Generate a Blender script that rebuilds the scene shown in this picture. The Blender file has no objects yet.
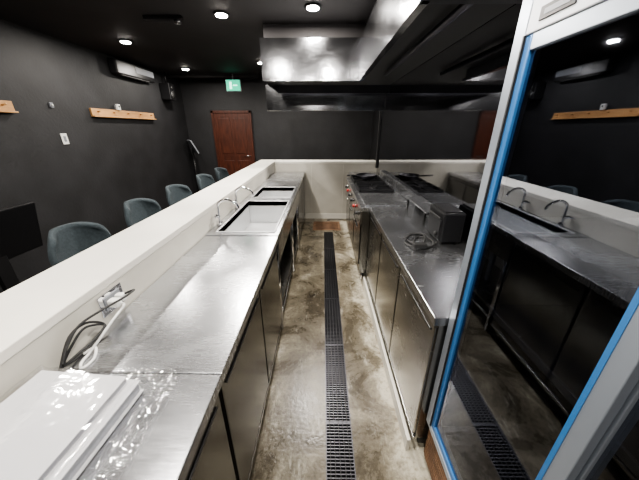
import bpy, bmesh, math, random
from mathutils import Vector, Matrix
random.seed(4)
sc=bpy.context.scene
# ---------------------------------------------------------------- materials
def mat(name,col,rough=.5,metal=0.,emit=None,es=0,noise=None,bump=0,bscale=40,stretch=(1,1,1),spec=.5):
    m=bpy.data.materials.new(name); m.use_nodes=True
    nt=m.node_tree; b=nt.nodes['Principled BSDF']
    b.inputs['Base Color'].default_value=(*col,1); b.inputs['Roughness'].default_value=rough
    b.inputs['Metallic'].default_value=metal
    b.inputs['Specular IOR Level'].default_value=spec
    if emit: 
        b.inputs['Emission Color'].default_value=(*emit,1); b.inputs['Emission Strength'].default_value=es
    if noise or bump:
        tc=nt.nodes.new('ShaderNodeTexCoord'); mp=nt.nodes.new('ShaderNodeMapping'); mp.inputs['Scale'].default_value=stretch
        nt.links.new(tc.outputs['Object'],mp.inputs['Vector'])
    if noise:
        col2,scale,det=noise
        n=nt.nodes.new('ShaderNodeTexNoise'); n.inputs['Scale'].default_value=scale; n.inputs['Detail'].default_value=det
        nt.links.new(mp.outputs[0],n.inputs['Vector'])
        r=nt.nodes.new('ShaderNodeValToRGB'); r.color_ramp.elements[0].position=.35; r.color_ramp.elements[1].position=.65
        r.color_ramp.elements[0].color=(*col,1); r.color_ramp.elements[1].color=(*col2,1)
        nt.links.new(n.outputs['Fac'],r.inputs['Fac']); nt.links.new(r.outputs[0],b.inputs['Base Color'])
    if bump:
        n2=nt.nodes.new('ShaderNodeTexNoise'); n2.inputs['Scale'].default_value=bscale; n2.inputs['Detail'].default_value=4
        nt.links.new(mp.outputs[0],n2.inputs['Vector'])
        bp=nt.nodes.new('ShaderNodeBump'); bp.inputs['Strength'].default_value=bump; bp.inputs['Distance'].default_value=.01
        nt.links.new(n2.outputs['Fac'],bp.inputs['Height']); nt.links.new(bp.outputs[0],b.inputs['Normal'])
    return m

def steel_mat(name,col,r0,r1,metal=1.,stretch=(3,40,3),bump=.01,var=.88):
    m=bpy.data.materials.new(name); m.use_nodes=True
    nt=m.node_tree; b=nt.nodes['Principled BSDF']; L=nt.links.new
    b.inputs['Metallic'].default_value=metal
    tc=nt.nodes.new('ShaderNodeTexCoord'); mp=nt.nodes.new('ShaderNodeMapping'); mp.inputs['Scale'].default_value=stretch
    L(tc.outputs['Object'],mp.inputs['Vector'])
    n=nt.nodes.new('ShaderNodeTexNoise'); n.inputs['Scale'].default_value=6; n.inputs['Detail'].default_value=6
    L(mp.outputs[0],n.inputs['Vector'])
    n3=nt.nodes.new('ShaderNodeTexNoise'); n3.inputs['Scale'].default_value=3; n3.inputs['Detail'].default_value=5; n3.inputs['Distortion'].default_value=.6
    L(tc.outputs['Object'],n3.inputs['Vector'])
    sc_=nt.nodes.new('ShaderNodeMath'); sc_.operation='MULTIPLY_ADD'; sc_.inputs[1].default_value=.5; sc_.inputs[2].default_value=.25
    L(n.outputs['Fac'],sc_.inputs[0])
    mx=nt.nodes.new('ShaderNodeMath'); mx.operation='ADD'; L(sc_.outputs[0],mx.inputs[0]); L(n3.outputs['Fac'],mx.inputs[1])
    mr=nt.nodes.new('ShaderNodeMapRange'); mr.inputs[1].default_value=.7; mr.inputs[2].default_value=1.3; mr.inputs[3].default_value=r0; mr.inputs[4].default_value=r1
    L(mx.outputs[0],mr.inputs[0]); L(mr.outputs[0],b.inputs['Roughness'])
    r=nt.nodes.new('ShaderNodeValToRGB'); r.color_ramp.elements[0].position=.3; r.color_ramp.elements[1].position=.7
    r.color_ramp.elements[0].color=(col[0]*var,col[1]*var,col[2]*var,1); r.color_ramp.elements[1].color=(*col,1)
    L(n3.outputs['Fac'],r.inputs['Fac']); L(r.outputs[0],b.inputs['Base Color'])
    bp=nt.nodes.new('ShaderNodeBump'); bp.inputs['Strength'].default_value=bump; bp.inputs['Distance'].default_value=.01
    L(n.outputs['Fac'],bp.inputs['Height']); L(bp.outputs[0],b.inputs['Normal'])
    return m

M={}
M['steel']=steel_mat('brushed_steel',(.58,.59,.61),.20,.31,metal=.96,bump=.018)
M['basin']=steel_mat('basin_steel',(.68,.69,.70),.28,.42,metal=.75)
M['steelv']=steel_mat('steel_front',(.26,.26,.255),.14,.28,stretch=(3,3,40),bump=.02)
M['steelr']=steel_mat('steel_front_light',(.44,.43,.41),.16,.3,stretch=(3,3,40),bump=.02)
M['hood']=steel_mat('hood_steel',(.62,.63,.66),.09,.17,stretch=(3,3,8),bump=.05)
M['darksteel']=steel_mat('dark_steel',(.09,.09,.10),.3,.5)
M['chrome']=mat('chrome',(.8,.8,.82),.08,1)
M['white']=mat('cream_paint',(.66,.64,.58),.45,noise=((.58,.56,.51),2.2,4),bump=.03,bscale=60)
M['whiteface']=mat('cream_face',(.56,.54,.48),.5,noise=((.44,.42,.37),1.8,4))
M['wall']=mat('charcoal_plaster',(.014,.014,.015),.6,noise=((.021,.021,.023),3,6),bump=.25,bscale=35)
M['ceil']=mat('dark_ceiling',(.015,.013,.014),.75,noise=((.020,.018,.019),2,3))
M['black']=mat('black_plastic',(.010,.010,.011),.35)
M['screen']=mat('matte_black_screen',(.006,.006,.007),.45,spec=.3)
M['rubber']=mat('black_rubber',(.01,.01,.01),.6)
M['mirror']=mat('dark_mirror_panel',(.38,.39,.42),.05,1)
M['alu']=mat('aluminium_frame',(.36,.40,.46),.3,.6)
M['header']=mat('fridge_header_paint',(.5,.52,.56),.35,.1)
M['film']=mat('blue_protective_film',(.05,.17,.40),.3,.2)
M['wood']=mat('light_wood',(.50,.29,.13),.5,noise=((.38,.21,.09),4,5),stretch=(8,1,8))
M['door']=mat('mahogany_door',(.085,.024,.012),.4,noise=((.045,.013,.007),5,5),stretch=(6,6,1))
M['fabric']=mat('teal_fabric',(.036,.048,.056),.9,noise=((.024,.035,.041),60,3),bump=.3,bscale=300)
M['rust']=mat('rusty_grille',(.10,.055,.03),.7,noise=((.2,.11,.06),15,5))
M['paper']=mat('white_box',(.66,.66,.68),.35)
M['pages']=mat('paper_stack',(.45,.46,.50),.6,noise=((.58,.59,.62),6,2),stretch=(1,1,60))
M['plasticw']=mat('white_plastic',(.64,.64,.62),.35)
M['lamp']=mat('lamp_glow',(1,1,1),.5,emit=(1,.93,.86),es=90)
M['trim']=mat('black_trim',(.03,.03,.03),.5)
M['red']=mat('red_knob',(.35,.02,.015),.4)
M['green']=mat('exit_green',(.01,.3,.18),.5,emit=(.0,.55,.30),es=1.1)
M['exitw']=mat('exit_white',(.5,.8,.65),.5,emit=(.45,1,.75),es=1.6)
M['grey']=mat('grey_plastic',(.2,.21,.23),.4)
M['inside']=mat('fridge_interior',(.014,.014,.016),.5)
M['shelf']=mat('dark_fridge_shelf',(.05,.052,.058),.3)
M['ground']=mat('dark_floor',(.04,.037,.033),.5,noise=((.028,.025,.023),3,4))
def floor_mat():
    m=bpy.data.materials.new('stained_kitchen_floor'); m.use_nodes=True
    nt=m.node_tree; b=nt.nodes['Principled BSDF']; L=nt.links.new; N=nt.nodes.new
    tc=N('ShaderNodeTexCoord')
    n=N('ShaderNodeTexNoise'); n.inputs['Scale'].default_value=2.6; n.inputs['Detail'].default_value=11; n.inputs['Roughness'].default_value=.72; n.inputs['Distortion'].default_value=.6
    L(tc.outputs['Object'],n.inputs['Vector'])
    sx=N('ShaderNodeSeparateXYZ'); L(tc.outputs['Object'],sx.inputs[0])
    mr=N('ShaderNodeMapRange'); mr.inputs[1].default_value=.28; mr.inputs[2].default_value=.42; mr.inputs[3].default_value=-.025; mr.inputs[4].default_value=.13
    L(sx.outputs['X'],mr.inputs[0])
    ad=N('ShaderNodeMath'); ad.operation='ADD'; L(n.outputs['Fac'],ad.inputs[0]); L(mr.outputs[0],ad.inputs[1])
    r=N('ShaderNodeValToRGB'); e=r.color_ramp.elements
    e[0].position=.30; e[0].color=(.035,.028,.019,1)
    e[1].position=.66; e[1].color=(.46,.43,.35,1)
    k=e.new(.42); k.color=(.085,.072,.050,1)
    k=e.new(.50); k.color=(.13,.112,.08,1)
    k=e.new(.56); k.color=(.20,.178,.132,1)
    L(ad.outputs[0],r.inputs['Fac'])
    n2=N('ShaderNodeTexNoise'); n2.inputs['Scale'].default_value=45; n2.inputs['Detail'].default_value=4; L(tc.outputs['Object'],n2.inputs['Vector'])
    r2=N('ShaderNodeValToRGB'); r2.color_ramp.elements[0].position=.3; r2.color_ramp.elements[0].color=(.45,.42,.38,1); r2.color_ramp.elements[1].position=.5; r2.color_ramp.elements[1].color=(1,1,1,1)
    L(n2.outputs['Fac'],r2.inputs['Fac'])
    mx=N('ShaderNodeMixRGB'); mx.blend_type='MULTIPLY'; mx.inputs[0].default_value=.7
    L(r.outputs[0],mx.inputs[1]); L(r2.outputs[0],mx.inputs[2])
    # pale mineral stains / scuffs
    mp=N('ShaderNodeMapping'); mp.inputs['Scale'].default_value=(9,2.5,1); mp.inputs['Location'].default_value=(3,1,0); L(tc.outputs['Object'],mp.inputs['Vector'])
    n4=N('ShaderNodeTexNoise'); n4.inputs['Scale'].default_value=1.6; n4.inputs['Detail'].default_value=8; n4.inputs['Roughness'].default_value=.75; L(mp.outputs[0],n4.inputs['Vector'])
    r4=N('ShaderNodeValToRGB'); r4.color_ramp.elements[0].position=.56; r4.color_ramp.elements[0].color=(0,0,0,1); r4.color_ramp.elements[1].position=.70; r4.color_ramp.elements[1].color=(.75,.75,.75,1)
    L(n4.outputs['Fac'],r4.inputs['Fac'])
    mx2=N('ShaderNodeMixRGB'); L(r4.outputs[0],mx2.inputs[0]); L(mx.outputs[0],mx2.inputs[1]); mx2.inputs[2].default_value=(.45,.43,.37,1)
    L(mx2.outputs[0],b.inputs['Base Color'])
    mr2=N('ShaderNodeMapRange'); mr2.inputs[1].default_value=.3; mr2.inputs[2].default_value=.7; mr2.inputs[3].default_value=.18; mr2.inputs[4].default_value=.42
    L(n.outputs['Fac'],mr2.inputs[0]); L(mr2.outputs[0],b.inputs['Roughness'])
    bp=N('ShaderNodeBump'); bp.inputs['Strength'].default_value=.15; bp.inputs['Distance'].default_value=.01; L(n2.outputs['Fac'],bp.inputs['Height']); L(bp.outputs[0],b.inputs['Normal'])
    return m
M['floor']=floor_mat()
def thin(name,fac,tcol,gcol,rough):
    m=bpy.data.materials.new(name); m.use_nodes=True
    nt=m.node_tree; nt.nodes.remove(nt.nodes['Principled BSDF']); o=[n for n in nt.nodes if n.type=='OUTPUT_MATERIAL'][0]
    t=nt.nodes.new('ShaderNodeBsdfTransparent'); t.inputs[0].default_value=(*tcol,1); g=nt.nodes.new('ShaderNodeBsdfGlossy'); g.inputs['Roughness'].default_value=rough; g.inputs[0].default_value=(*gcol,1)
    mx=nt.nodes.new('ShaderNodeMixShader'); mx.inputs[0].default_value=fac
    nt.links.new(t.outputs[0],mx.inputs[1]); nt.links.new(g.outputs[0],mx.inputs[2]); nt.links.new(mx.outputs[0],o.inputs[0])
    return m
M['wrap']=thin('clear_plastic_film',.09,(.97,.97,.97),(1,1,1),.1)
M['glass']=thin('dark_tinted_glass',.19,(.6,.61,.65),(.85,.9,1),.015)

# ---------------------------------------------------------------- builder
class B:
    def __init__(s): s.bm=bmesh.new(); s.mats=[]
    def mi(s,k):
        if k not in s.mats: s.mats.append(k)
        return s.mats.index(k)
    def merge(s,b2,k,smooth=False):
        i=s.mi(k)
        vm={v:s.bm.verts.new(v.co) for v in b2.verts}
        for f in b2.faces:
            try: nf=s.bm.faces.new([vm[v] for v in f.verts])
            except ValueError: continue
            nf.material_index=i; nf.smooth=smooth
        b2.free()
    def box(s,x0,x1,y0,y1,z0,z1,k,bev=0,M4=None):
        b=bmesh.new(); bmesh.ops.create_cube(b,size=1)
        for v in b.verts: v.co=Vector(((x0+x1)/2+v.co.x*(x1-x0),(y0+y1)/2+v.co.y*(y1-y0),(z0+z1)/2+v.co.z*(z1-z0)))
        if bev: bmesh.ops.bevel(b,geom=b.edges[:],offset=bev,segments=2,affect='EDGES',profile=.5)
        if M4: bmesh.ops.transform(b,matrix=M4,verts=b.verts)
        s.merge(b,k); return s
    def cyl(s,p0,p1,r,k,r2=None,seg=20):
        p0=Vector(p0);p1=Vector(p1);d=p1-p0
        b=bmesh.new(); bmesh.ops.create_cone(b,cap_ends=True,segments=seg,radius1=r,radius2=r if r2 is None else r2,depth=d.length)
        q=Vector((0,0,1)).rotation_difference(d)
        bmesh.ops.transform(b,matrix=Matrix.Translation((p0+p1)/2)@q.to_matrix().to_4x4(),verts=b.verts)
        s.merge(b,k,True); return s
    def tube(s,pts,r,k,seg=8,sub=6):
        P=[Vector(p) for p in pts]; Q=[]
        for i in range(len(P)-1):
            a=P[max(i-1,0)];b_=P[i];c=P[i+1];d=P[min(i+2,len(P)-1)]
            for j in range(sub):
                t=j/sub
                Q.append(.5*((2*b_)+(c-a)*t+(2*a-5*b_+4*c-d)*t*t+(3*b_-a-3*c+d)*t**3))
        Q.append(P[-1]); b=bmesh.new(); rings=[]; ref=Vector((.3,.5,.81)).normalized()
        for i,q in enumerate(Q):
            t=(Q[min(i+1,len(Q)-1)]-Q[max(i-1,0)]).normalized()
            u=ref-t*ref.dot(t)
            if u.length<.05: u=Vector((1,0,0))-t*t.x
            u.normalize(); ref=u; w=t.cross(u)
            rings.append([b.verts.new(q+r*(math.cos(2*math.pi*a/seg)*u+math.sin(2*math.pi*a/seg)*w)) for a in range(seg)])
        for i in range(len(rings)-1):
            for a in range(seg): b.faces.new([rings[i][a],rings[i][(a+1)%seg],rings[i+1][(a+1)%seg],rings[i+1][a]])
        b.faces.new(rings[0][::-1]); b.faces.new(rings[-1]); s.merge(b,k,True); return s
    def surf(s,fn,nu,nv,th,k):
        b=bmesh.new(); G=[[Vector(fn(i/nu,j/nv)) for j in range(nv+1)] for i in range(nu+1)]
        F=[];K=[]
        for i in range(nu+1):
            a=[];c=[]
            for j in range(nv+1):
                du=G[min(i+1,nu)][j]-G[max(i-1,0)][j]; dv=G[i][min(j+1,nv)]-G[i][max(j-1,0)]
                n=du.cross(dv).normalized() if du.cross(dv).length>1e-9 else Vector((0,0,1))
                a.append(b.verts.new(G[i][j]+n*th/2)); c.append(b.verts.new(G[i][j]-n*th/2))
            F.append(a);K.append(c)
        for i in range(nu):
            for j in range(nv):
                b.faces.new([F[i][j],F[i+1][j],F[i+1][j+1],F[i][j+1]]); b.faces.new([K[i][j+1],K[i+1][j+1],K[i+1][j],K[i][j]])
        for i in range(nu):
            for j in (0,nv): b.faces.new([F[i][j],K[i][j],K[i+1][j],F[i+1][j]])
        for j in range(nv):
            for i in (0,nu): b.faces.new([F[i][j],F[i][j+1],K[i][j+1],K[i][j]])
        s.merge(b,k,True); return s
    def done(s,name):
        bmesh.ops.recalc_face_normals(s.bm,faces=s.bm.faces)
        me=bpy.data.meshes.new(name); s.bm.to_mesh(me); s.bm.free()
        for k in s.mats: me.materials.append(M[k])
        o=bpy.data.objects.new(name,me); sc.collection.objects.link(o); return o

XL,XR,YB,YF,ZC=-3.05,1.10,6.5,-2.6,2.5
# ---------------------------------------------------------------- room shell
f=B(); DX0,DX1,DY1=.022,.168,4.05
f.box(-1.0,DX0,YF,YB,-.12,0,'floor'); f.box(DX1,XR,YF,YB,-.12,0,'floor'); f.box(DX0,DX1,DY1,YB,-.12,0,'floor')
f.box(DX0,DX1,YF,DY1,-.12,-.08,'rubber'); f.box(XL,-1.0,YF,YB,-.12,0,'ground'); f.done('floor')
B().box(XL,XR,YF,YB,ZC,ZC+.1,'ceil').done('ceiling')
B().box(XL-.1,XL,YF,YB,-.12,ZC+.1,'wall').done('wall_left')
B().box(XR,XR+.1,YF,YB,-.12,ZC+.1,'wall').done('wall_right')
B().box(XL-.1,XR+.1,YB,YB+.1,-.12,ZC+.1,'wall').done('wall_back')
B().box(XL-.1,XR+.1,YF-.1,YF,-.12,ZC+.1,'wall').done('wall_front')
B().box(XL,XL+.012,YF,YB,0,.08,'black').done('baseboard_left')
b=B(); b.box(XL,-1.25,5.95,6.02,ZC-.05,ZC,'ceil'); b.done('trim_1')

# bar half-wall
LI,LO,ZL=-.83,-1.12,1.02
b=B()
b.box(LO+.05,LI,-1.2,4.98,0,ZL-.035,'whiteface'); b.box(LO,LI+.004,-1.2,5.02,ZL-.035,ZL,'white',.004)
b.done('bar_partition')
b=B()
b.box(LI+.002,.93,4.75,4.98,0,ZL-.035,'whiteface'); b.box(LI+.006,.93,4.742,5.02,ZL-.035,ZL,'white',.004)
for x in (-.2,.35): b.box(x,x+.006,4.745,4.75,.0,ZL-.05,'white')
b.box(-.31,.45,4.738,4.75,0,.09,'white')
b.done('end_partition')

# mirror panel + stainless backsplash on right
b=B(); b.box(.925,XR-.002,.88,4.738,.93,ZC-.002,'mirror'); b.box(.925,XR-.002,.88,4.738,.0,.93,'steelr')
b.done('mirror_wall_panel')
b=B(); b.box(.90,.924,4.70,4.735,ZL-.1,ZC-.003,'trim',.002); b.done('trim_3')

# door
b=B(); x0,x1,zt=-2.46,-1.58,1.90
b.box(x0,x0+.05,YB-.05,YB-.002,0.002,zt,'door',.004); b.box(x1-.05,x1,YB-.05,YB-.002,0.002,zt,'door',.004); b.box(x0,x1,YB-.05,YB-.002,zt-.05,zt,'door',.004)
b.box(x0+.05,x1-.05,YB-.03,YB-.002,0.002,zt-.05,'door')
for (a,c) in ((x0+.14,x0+.40),(x0+.48,x1-.14)):
    for (z0,z1) in ((.2,.85),(1.0,1.75)): b.box(a,c,YB-.038,YB-.03,z0,z1,'door',.006)
b.cyl((x1-.1,YB-.03,.95),(x1-.1,YB-.08,.95),.012,'chrome'); b.cyl((x1-.1,YB-.08,.95),(x1-.22,YB-.08,.95),.01,'chrome')
b.done('door_1')
# exit sign
b=B(); b.box(-1.86,-1.58,5.85,5.88,2.20,2.40,'grey',.004); b.box(-1.85,-1.59,5.844,5.85,2.21,2.39,'green')
b.box(-1.79,-1.745,5.840,5.844,2.24,2.36,'exitw'); b.box(-1.72,-1.64,5.840,5.844,2.29,2.31,'exitw'); b.cyl((-1.72,5.865,2.4),(-1.72,5.865,ZC),.01,'grey'); b.done('exit_sign')

# drain grate
b=B()
b.box(DX0,DX0+.006,YF,DY1,-.03,-.001,'darksteel'); b.box(DX1-.006,DX1,YF,DY1,-.03,-.001,'darksteel')
y=-.6
while y<DY1:
    b.box(DX0+.006,DX1-.006,y,y+.006,-.025,-.002,'darksteel'); y+=.016
for x in (.046,.070,.095,.120,.144): b.box(x-.002,x+.002,-.6,DY1,-.03,-.001,'rubber')
y=0.4
while y<DY1: b.box(DX0+.006,DX1-.006,y,y+.014,-.025,-.001,'darksteel'); y+=.6
b.done('floor_drain_grate')
b=B(); b.box(-.16,.30,4.12,4.55,.0,.006,'rust'); b.box(-.12,.26,4.16,4.51,.006,.009,'darksteel')
for i in range(12): b.box(-.12,.26,4.165+i*.029,4.175+i*.029,.009,.013,'rust')
b.done('grease_trap_cover')

# ---------------------------------------------------------------- left counters
CT=.85; CX=-.31; CB=LI+.002
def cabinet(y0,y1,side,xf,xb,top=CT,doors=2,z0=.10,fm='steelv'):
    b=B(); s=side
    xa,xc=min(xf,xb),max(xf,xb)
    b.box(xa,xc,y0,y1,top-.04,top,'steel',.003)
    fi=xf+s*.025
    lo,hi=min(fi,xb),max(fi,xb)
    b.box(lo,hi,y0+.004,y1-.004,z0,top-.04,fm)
    fx0,fx1=(fi-.012,fi) if s>0 else (fi,fi+.012)
    w=(y1-y0)/doors
    for i in range(doors):
        ya,yb=y0+i*w+.012,y0+(i+1)*w-.012
        b.box(fx0,fx1,ya,yb,z0+.02,top-.055,fm,.003)
        hx0,hx1=(fx0-.005,fx0) if s>0 else (fx1,fx1+.005)
        b.box(hx0,hx1,ya+.03,yb-.03,top-.095,top-.085,'black',.002)
    b.box(min(fi,fi-s*.014),max(fi,fi-s*.014),y0,y1,z0-.01,z0+.012,'steelr',.002)
    k0,k1=(fi+.03,hi) if s>0 else (lo,fi-.03)
    b.box(k0,k1,y0+.02,y1-.02,0.03,z0-.01,'black')
    for yy in (y0+.06,y1-.06):
        for xx in (xf+s*.06,xb-s*.06): b.cyl((xx,yy,0),(xx,yy,z0),.018,'chrome')
    return b
cabinet(-.5,.598,-1,CX,CB,doors=2).done('refrigerated_worktable')
cabinet(.602,1.74,-1,CX,CB,doors=2).done('stainless_worktable')
# twin sink unit
y0,y1=1.744,3.45
b=B()
sx0,sx1=-.76,-.35
zt,zb=CT+.005,CT-.22
basins=((1.80,2.68),(2.84,3.38))
b.box(CB,sx0,y0,y1,CT-.04,zt,'steel'); b.box(sx1,CX,y0,y1,CT-.04,zt,'steel',.002)
ys=[y0]+[v for p in basins for v in p]+[y1]
for i in range(0,6,2): b.box(sx0,sx1,ys[i],ys[i+1],CT-.04,zt,'steel')
for sy0,sy1 in basins:
    b.box(sx0-.004,sx0,sy0,sy1,zb,zt-.002,'basin'); b.box(sx1,sx1+.004,sy0,sy1,zb,zt-.002,'basin')
    b.box(sx0,sx1,sy0-.004,sy0,zb,zt-.002,'basin'); b.box(sx0,sx1,sy1,sy1+.004,zb,zt-.002,'basin'); b.box(sx0,sx1,sy0,sy1,zb-.004,zb,'basin')
    for (a,c,d,e) in ((sx0-.01,sx1+.01,sy0-.01,sy0),(sx0-.01,sx1+.01,sy1,sy1+.01),(sx0-.01,sx0,sy0,sy1),(sx1,sx1+.01,sy0,sy1)): b.box(a,c,d,e,zt,zt+.008,'basin',.002)
    cy=(sy0+sy1)/2
    b.cyl((-.55,cy,zb),(-.55,cy,zb+.005),.045,'darksteel'); b.cyl((-.55,cy,zb),(-.55,cy,.03),.025,'grey')
b.box(CX-.006,CX,y0,y1,CT-.20,CT-.03,'steelr')
for yy in (y0+.04,2.76,y1-.04):
    for xx in (CX-.03,CB+.04): b.cyl((xx,yy,0),(xx,yy,CT-.04),.019,'chrome')
b.box(CB+.03,CX-.02,y0+.03,y1-.03,.20,.215,'steelr')
b.cyl((CX-.03,y0+.04,.12),(CX-.03,y1-.04,.12),.012,'chrome')
b.done('commercial_sink')
cabinet(3.454,4.736,-1,CX,CB,doors=2).done('stainless_worktable')
def faucet(y):
    b=B(); x=CB+.034; z=CT+.006
    b.cyl((x,y,z),(x,y,z+.03),.022,'chrome')
    b.tube([(x,y,z+.02),(x,y,z+.11),(x+.01,y,z+.17),(x+.07,y,z+.20),(x+.14,y,z+.17),(x+.16,y,z+.13)],.010,'chrome')
    b.cyl((x,y,z+.07),(x,y-.05,z+.09),.012,'chrome'); b.box(x-.012,x+.012,y-.085,y-.05,z+.08,z+.095,'chrome',.004)
    b.done('gooseneck_faucet')
faucet(1.95); faucet(2.40)

# ---------------------------------------------------------------- right counters
RX=.45; RB=.922
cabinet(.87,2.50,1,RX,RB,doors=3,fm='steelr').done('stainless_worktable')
B().box(.436,.455,.87,2.5,.0,.085,'white',.003).done('trim_2')
b=B(); b.box(.78,.92,1.95,2.49,CT+.10,CT+.115,'steel',.002)
for yy in (2.0,2.44): b.box(.90,.918,yy-.01,yy+.01,CT,CT+.10,'steelv'); b.box(.785,.80,yy-.01,yy+.01,CT,CT+.10,'steelv')
b.done('stainless_shelf')
# gas stove
SX=.37
b=B(); y0,y1=2.51,4.25
b.box(SX+.02,RB,y0,y1,.12,CT-.05,'steelv'); b.box(SX,RB,y0,y1,CT-.05,CT-.01,'steel',.003)
b.box(SX,SX+.02,y0,y1,CT-.18,CT-.05,'steelr',.003)
for i in range(6):
    yy=y0+.18+i*.27
    b.cyl((SX,yy,CT-.115),(SX-.03,yy,CT-.115),.018,'red' if i in (1,4) else 'black')
    b.cyl((SX-.001,yy,CT-.115),(SX-.006,yy,CT-.115),.026,'chrome')
for i in range(3):
    ya=y0+.06+i*.56; yb=ya+.50
    b.box(SX+.012,SX+.02,ya,yb,.2,CT-.2,'steelv',.003); b.cyl((SX-.01,ya+.06,CT-.24),(SX-.01,yb-.06,CT-.24),.008,'chrome')
    if i==0: continue
    b.box(SX+.06,RB-.08,ya,yb,CT-.01,CT-.003,'darksteel')
    cx,cy=(SX+RB)/2-.01,(ya+yb)/2
    b.cyl((cx,cy,CT-.005),(cx,cy,CT+.012),.06,'black',r2=.045)
    for a in (ya+.01,yb-.022): b.box(SX+.065,RB-.085,a,a+.012,CT,CT+.03,'black')
    for a in (SX+.065,RB-.097): b.box(a,a+.012,ya+.01,yb-.01,CT,CT+.03,'black')
    b.box(cx-.006,cx+.006,ya+.01,cy-.05,CT+.012,CT+.034,'black'); b.box(cx-.006,cx+.006,cy+.05,yb-.01,CT+.012,CT+.034,'black')
    b.box(SX+.065,cx-.05,cy-.006,cy+.006,CT+.012,CT+.034,'black'); b.box(cx+.05,RB-.085,cy-.006,cy+.006,CT+.012,CT+.034,'black')
b.box(SX+.05,RB-.05,y0+.04,y0+.58,CT-.01,CT+.004,'steel',.003)
b.box(RB-.04,RB,y0,y1,CT-.01,CT+.10,'steel',.003)
for yy in (y0+.06,y1-.06):
    for xx in (SX+.06,RB-.06): b.cyl((xx,yy,0),(xx,yy,.12),.02,'chrome')
b.done('gas_stove')
b=B(); 
b.surf(lambda u,v:(.62+(.12+.02*v)*math.cos(u*2*math.pi),3.9+(.12+.02*v)*math.sin(u*2*math.pi),CT+.036+.05*v),28,3,.004,'darksteel')
b.cyl((.62,3.9,CT+.034),(.62,3.9,CT+.038),.12,'darksteel'); b.cyl((.50,3.88,CT+.07),(.34,3.75,CT+.10),.011,'black'); b.done('frying_pan')
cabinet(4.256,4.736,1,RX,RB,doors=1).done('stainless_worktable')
# appliance and cable
b=B(); ya,yb=1.60,1.84
b.box(.755,.895,ya,yb,CT+.012,CT+.21,'screen',.012); b.box(.748,.757,ya+.02,yb-.02,CT+.03,CT+.16,'black',.004)
b.box(.743,.750,ya+.03,yb-.03,CT+.165,CT+.175,'trim',.002)
b.box(.77,.88,ya+.02,yb-.02,CT+.21,CT+.218,'black',.003); b.cyl((.748,ya+.06,CT+.06),(.736,ya+.06,CT+.06),.014,'trim')
for yy in (ya+.03,yb-.03):
    for xx in (.775,.875): b.cyl((xx,yy,CT),(xx,yy,CT+.013),.01,'rubber')
b.done('toaster_oven')
b=B(); z=CT+.006; 
P=[(.735,.17,.02),(.70,.15,0),(.64,.12,0),(.60,.20,0),(.66,.30,0),(.72,.23,.01),(.69,.12,.012),(.60,.13,.012),(.57,.26,0),(.63,.36,0),(.70,.32,.01),(.66,.18,.02),(.58,.10,.012),(.54,.2,0),(.60,.30,.012),(.71,.36,0)]
b.tube([(x,1.42+y,z+dz) for x,y,dz in P],.006,'rubber')
b.box(.56,.64,1.50,1.54,CT+.016,CT+.045,'rubber',.006); b.done('power_cord')

# ---------------------------------------------------------------- display fridge (hollow cabinet)
FX=.50; FYa,FYb=-.75,.86; FT=1.97
b=B()
xb=XR-.004
b.box(FX+.05,xb,FYb-.04,FYb,.06,FT,'alu'); b.box(FX+.05,xb,FYa,FYa+.04,.06,FT,'alu')
b.box(xb-.03,xb,FYa+.04,FYb-.04,.06,FT,'inside'); b.box(FX+.05,xb-.03,FYa+.04,FYb-.04,1.80,FT,'inside'); b.box(FX+.05,xb-.03,FYa+.04,FYb-.04,.06,.28,'inside')
b.box(FX+.052,xb-.03,FYb-.044,FYb-.04,.28,1.8,'inside')
for z in (.62,.95,1.28):
    b.box(FX+.10,xb-.05,FYa+.05,FYb-.05,z,z+.012,'inside'); b.box(FX+.092,FX+.10,FYa+.05,FYb-.05,z-.006,z+.018,'shelf',.002)
for yy in (.05,FYb-.06): b.box(xb-.05,xb-.035,yy,yy+.015,.28,1.78,'shelf')
b.box(FX,FX+.05,FYb-.045,FYb,.26,FT,'alu',.003)
b.box(FX,FX+.05,FYa,FYa+.045,.26,FT,'alu',.003)
b.box(FX,FX+.05,FYa+.045,FYb-.045,1.76,FT,'header',.003)
b.box(FX,FX+.05,FYa+.045,FYb-.045,.26,.29,'alu',.002)
b.box(FX+.02,FX+.05,FYa+.01,FYb-.01,.03,.26,'rust')
for i in range(9): b.box(FX+.012,FX+.02,FYa+.03,FYb-.03,.045+i*.022,.055+i*.022,'rust')
def slide(x,ya,yb,k1,k2):
    b.box(x,x+.02,yb-.024,yb,.29,1.76,k1,.002); b.box(x,x+.02,ya,ya+.045,.29,1.76,'alu',.002)
    b.box(x-.0015,x,ya+.035,ya+.045,.29,1.76,k2)
    b.box(x,x+.02,ya+.045,yb-.024,.29,.315,k1,.002); b.box(x,x+.02,ya+.045,yb-.024,1.725,1.76,'alu',.002)
    b.box(x+.008,x+.0085,ya+.045,yb-.024,.315,1.725,'glass')
slide(FX+.004,.325,FYb-.045,'film','film')
slide(FX+.028,FYa+.045,.345,'alu','film')
b.box(FX-.003,FX,.675,.775,1.778,1.805,'black',.001); b.box(FX-.004,FX-.003,.69,.76,1.786,1.797,'grey')
b.box(FX-.004,FX,FYb-.05,FYb-.044,.29,1.76,'rubber')
for yy in (FYa+.08,FYb-.08): b.cyl((FX+.1,yy,0),(FX+.1,yy,.06),.02,'rubber'); b.cyl((xb-.1,yy,0),(xb-.1,yy,.06),.02,'rubber')
b.done('display_refrigerator')

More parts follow.
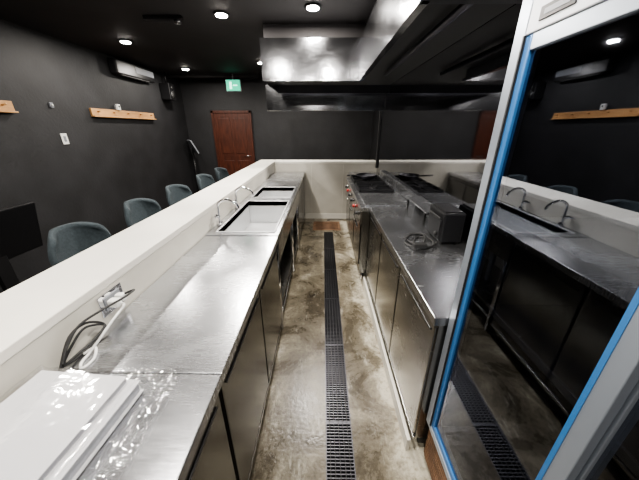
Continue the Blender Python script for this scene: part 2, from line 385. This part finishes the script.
# ---------------------------------------------------------------- exhaust hood
HB,HT=2.0,2.37
b=B(); t=.012
hx0,hx1=.37,.922
b.box(hx0,hx0+t,1.30,3.2,HB,HT,'hood'); b.box(hx0+t,hx1,1.30,1.30+t,HB,HT,'darksteel')
b.box(-.63,hx0+t,3.2,3.2+t,HB,HT,'hood'); b.box(-.63,-.63+t,3.2+t,4.3,HB,HT,'hood')
b.box(-.63,hx1,4.3-t,4.3,HB,HT,'darksteel')
b.box(-.63,hx1,3.2+t,4.3-t,HB+.10,HT,'trim'); b.box(hx0+t,hx1,1.30+t,3.2+t,HB+.10,HT,'trim')
b.box(hx0+t,hx0+.04,1.31,3.2,HB,HB+.02,'hood'); b.box(hx0+.01,hx1,1.31,1.34,HB,HB+.02,'darksteel'); b.box(-.62,hx0+.03,3.21,3.24,HB,HB+.02,'hood')
b.cyl((.64,1.4,HB+.06),(.64,3.2,HB+.06),.02,'darksteel')
b.done('exhaust_hood')
b=B(); b.box(-.6,.9,3.26,4.25,HT+.001,ZC-.001,'ceil'); b.box(.42,.9,1.4,3.259,HT+.001,ZC-.001,'ceil'); b.done('hood_duct_box')
b=B(); b.box(-.84,.92,4.45,4.462,1.80,2.13,'hood'); b.box(-.84,.92,4.462,4.63,2.10,2.13,'darksteel'); b.box(-.84,.92,4.44,4.47,1.785,1.80,'hood',.002)
for x in (-.7,0.,.75): b.cyl((x,4.5,2.13),(x,4.5,ZC),.012,'darksteel')
b.done('hanging_steel_panel')

# ---------------------------------------------------------------- chairs
def chair(y,rot=0):
    b=B(); 
    def back(u,v):
        t=2*u-1; w=.215*(1-.30*max(0,(v-.55)/.45)**3); 
        x=-.14+.11*abs(t)**2.2-.05*v; z=.58+.37*v-.05*abs(t)**3*v
        return (x,t*w,z)
    b.surf(back,18,14,.035,'fabric')
    def seat(u,v):
        t=2*u-1; return (-.14+.42*v,t*(.22-.03*v),.585+.02*abs(t)**2-.015*math.sin(v*math.pi)-.03*max(0,v-.8)*5*.5)
    b.surf(seat,14,12,.05,'fabric')
    for sx in (-1,1):
        for sy in (-1,1): b.cyl((.07+sx*.19,sy*.2,0),(.07+sx*.13,sy*.14,.56),.012,'black',r2=.014)
    for z,e in ((.25,.176),):
        b.cyl((.07-e,-e,z),(.07+e,-e,z),.009,'black'); b.cyl((.07-e,e,z),(.07+e,e,z),.009,'black')
        b.cyl((.07+e,-e,z),(.07+e,e,z),.009,'black'); b.cyl((.07-e,-e,z),(.07-e,e,z),.009,'black')
    o=b.done('bar_chair'); o.location=(-1.55,y,0); o.rotation_euler=(0,0,rot); return o
for y,r in ((1.64,-.1),(2.33,-.1),(3.0,-.12),(3.78,-.05),(4.46,0)): chair(y,r)

# ---------------------------------------------------------------- left wall things
def board(ya,yb):
    b=B(); b.box(XL+.001,XL+.03,ya,yb,1.685,1.79,'wood',.004)
    b.box(XL+.03,XL+.06,ya,yb,1.685,1.70,'wood',.003)
    n=max(2,int((yb-ya)/.25))
    for i in range(n): 
        y=ya+.1+i*(yb-ya-.2)/max(1,n-1); b.cyl((XL+.03,y,1.75),(XL+.075,y,1.76),.009,'wood')
    return b.done('wooden_coat_rack')
board(3.84,5.24); board(1.9,2.88)
b=B(); b.box(XL+.026,XL+.055,4.32,4.38,1.792,1.87,'plasticw',.004); b.cyl((XL+.055,4.35,1.84),(XL+.06,4.35,1.84),.012,'black'); b.box(XL+.001,XL+.03,4.33,4.37,1.80,1.86,'grey'); b.done('thermostat')
b=B(); b.box(XL+.001,XL+.010,3.30,3.38,1.37,1.49,'plasticw',.003); b.box(XL+.010,XL+.014,3.325,3.355,1.40,1.46,'grey',.001); b.done('light_switch')
b=B(); b.box(XL+.001,XL+.02,3.29,3.33,1.76,1.81,'grey',.003); b.cyl((XL+.02,3.31,1.785),(XL+.03,3.31,1.785),.010,'plasticw'); b.done('wall_sensor')
b=B(); b.box(XL+.001,XL+.12,4.42,5.35,2.27,2.46,'black',.02); b.box(XL+.118,XL+.124,4.85,5.33,2.34,2.43,'grey',.003); b.box(XL+.04,XL+.11,4.5,5.2,2.26,2.275,'trim',.003); b.done('air_conditioner')
b=B(); b.box(XL+.01,XL+.19,5.65,5.85,2.04,2.32,'black',.01); b.cyl((XL+.19,5.75,2.13),(XL+.197,5.75,2.13),.07,'trim'); b.cyl((XL+.19,5.75,2.25),(XL+.197,5.75,2.25),.03,'trim'); b.cyl((XL+.1,5.75,2.32),(XL+.1,5.75,ZC),.012,'black'); b.done('wall_speaker')
b=B(); b.box(-1.65,-1.3,3.02,3.07,ZC-.03,ZC-.001,'black',.004); b.cyl((-1.35,3.045,ZC-.03),(-1.35,3.045,ZC-.06),.03,'black'); b.done('ceiling_track')
# monitors
b=B(); R=Matrix.Translation((-2.42,1.78,.80))@Matrix.Rotation(math.radians(12),4,'Y')
b.box(-.02,.02,-.34,.34,-.20,.20,'screen',.008,R)
b.box(.02,.022,-.325,.325,-.18,.185,'screen',0,R)
b.box(-2.47,-2.43,1.73,1.83,.03,.74,'black',.004); b.box(-2.60,-2.28,1.56,2.02,.0,.03,'black',.006); b.done('television_on_stand')
b=B(); R=Matrix.Translation((-2.86,6.2,1.17))@Matrix.Rotation(math.radians(35),4,'Z')@Matrix.Rotation(math.radians(-25),4,'Y')
b.box(-.015,.015,-.2,.2,-.15,.15,'grey',.006,R); b.box(.015,.018,-.18,.18,-.13,.13,'black',0,R)
b.cyl((-2.9,6.2,0.03),(-2.88,6.2,1.12),.018,'black'); b.cyl((-2.88,6.2,0),(-2.88,6.2,.03),.13,'black'); b.done('touchscreen_terminal')

# ---------------------------------------------------------------- outlet, cables, box
b=B(); b.box(LI,LI+.008,.81,.93,.885,.972,'chrome',.002); b.box(LI+.008,LI+.012,.83,.91,.90,.957,'grey',.002)
b.box(LI+.012,LI+.05,.835,.865,.915,.945,'plasticw',.005); b.box(LI+.012,LI+.045,.875,.90,.915,.945,'plasticw',.005); b.done('wall_outlet')
x=LI+.05
b=B(); b.tube([(x+.003,.85,.93),(x+.03,.83,.93),(x+.025,.77,.91),(x+.01,.71,.875),(x+.005,.67,.858),(x+.01,.63,.855),(x+.03,.61,.855),(x+.035,.65,.855),(x+.01,.69,.862),(x-.005,.66,.863)],.0045,'plasticw'); b.done('white_power_cable')
b=B(); b.tube([(x-.002,.888,.945),(x+.03,.90,.955),(x+.04,.84,.965),(x+.0,.77,.955),(x-.02,.70,.95),(x-.025,.65,.92),(x-.02,.61,.88),(x-.02,.64,.857),(x-.015,.74,.858),(x-.02,.78,.88),(x-.03,.72,.92),(x-.03,.66,.90),(x-.03,.61,.862),(x-.01,.63,.875),(x+.01,.70,.89),(x+.0,.76,.90),(x-.02,.72,.94),(x-.03,.66,.93),(x-.03,.60,.858)],.0042,'rubber'); b.done('black_power_cable')
R=Matrix.Translation((-.672,.385,.85))@Matrix.Rotation(math.radians(-4),4,'Z')
b=B(); b.box(-.15,.15,-.165,.165,.003,.007,'paper',.001,R); b.box(-.145,.142,-.16,.16,.007,.040,'pages',0,R); b.box(-.15,.15,-.165,.165,.040,.044,'paper',.001,R)
b.box(-.135,.115,-.15,.155,.044,.060,'pages',0,R); b.box(-.138,.12,-.155,.158,.060,.063,'paper',.001,R)
from mathutils import noise as mn
def wrap(u,v):
    X=-.825+.395*u; Y=.14+.47*v
    p=R.inverted()@Vector((X,Y,.85)); inside=max(0,min(1,(.172-abs(p.x))/.016))*max(0,min(1,(.184-abs(p.y))/.016))
    e=mn.fractal(Vector((X*14,Y*14,0)),1,2,4)*.5+abs(mn.noise(Vector((X*35,Y*35,3))))*.8
    edge=.012*mn.noise(Vector((X*20,Y*20,7)))
    amp=.020*(1-.9*inside)
    return (max(X+edge*.4,-.826),Y+edge,.856+.061*inside+max(-.002,amp*e))
b.surf(wrap,90,100,.0006,'wrap'); b.done('plastic_wrapped_binder_stack')

# ---------------------------------------------------------------- lights
def down(x,y,p,col=(1,.94,.86),r=.05):
    b=B(); b.cyl((x,y,ZC-.012),(x,y,ZC-.0005),r+.02,'trim'); b.cyl((x,y,ZC-.02),(x,y,ZC-.012),r,'lamp'); o=b.done('recessed_downlight')
    l=bpy.data.lights.new('downlight_bulb','AREA'); l.shape='DISK'; l.size=r*2; l.energy=p; l.color=col
    lo=bpy.data.objects.new('downlight_bulb',l); sc.collection.objects.link(lo); lo.location=(x,y,ZC-.025); lo.parent=o
for x,y,p in ((-.92,3.0,42),(-.09,2.85,42),(-2.34,3.8,20),(-2.39,5.4,20),(-.97,4.93,30),(-.75,.9,22),(.10,.6,24),(-2.34,1.8,14),(-.3,-1.0,30),(-2.34,0,14),(.0,4.6,22)):
    down(x,y,p)
w=bpy.data.worlds.new('world'); sc.world=w; w.use_nodes=True; w.node_tree.nodes['Background'].inputs[0].default_value=(.5,.55,.6,1); w.node_tree.nodes['Background'].inputs[1].default_value=.05
# camera
c=bpy.data.cameras.new('camera'); co=bpy.data.objects.new('camera',c); sc.collection.objects.link(co); sc.camera=co
c.sensor_width=36; c.lens=268/639*36; c.clip_start=.02
co.location=(0,0,1.55); co.rotation_euler=(math.radians(90-22.7),0,.012)
sc.view_settings.view_transform='AgX'
try: sc.view_settings.look='AgX - Medium High Contrast'
except Exception: pass
sc.view_settings.exposure=.42
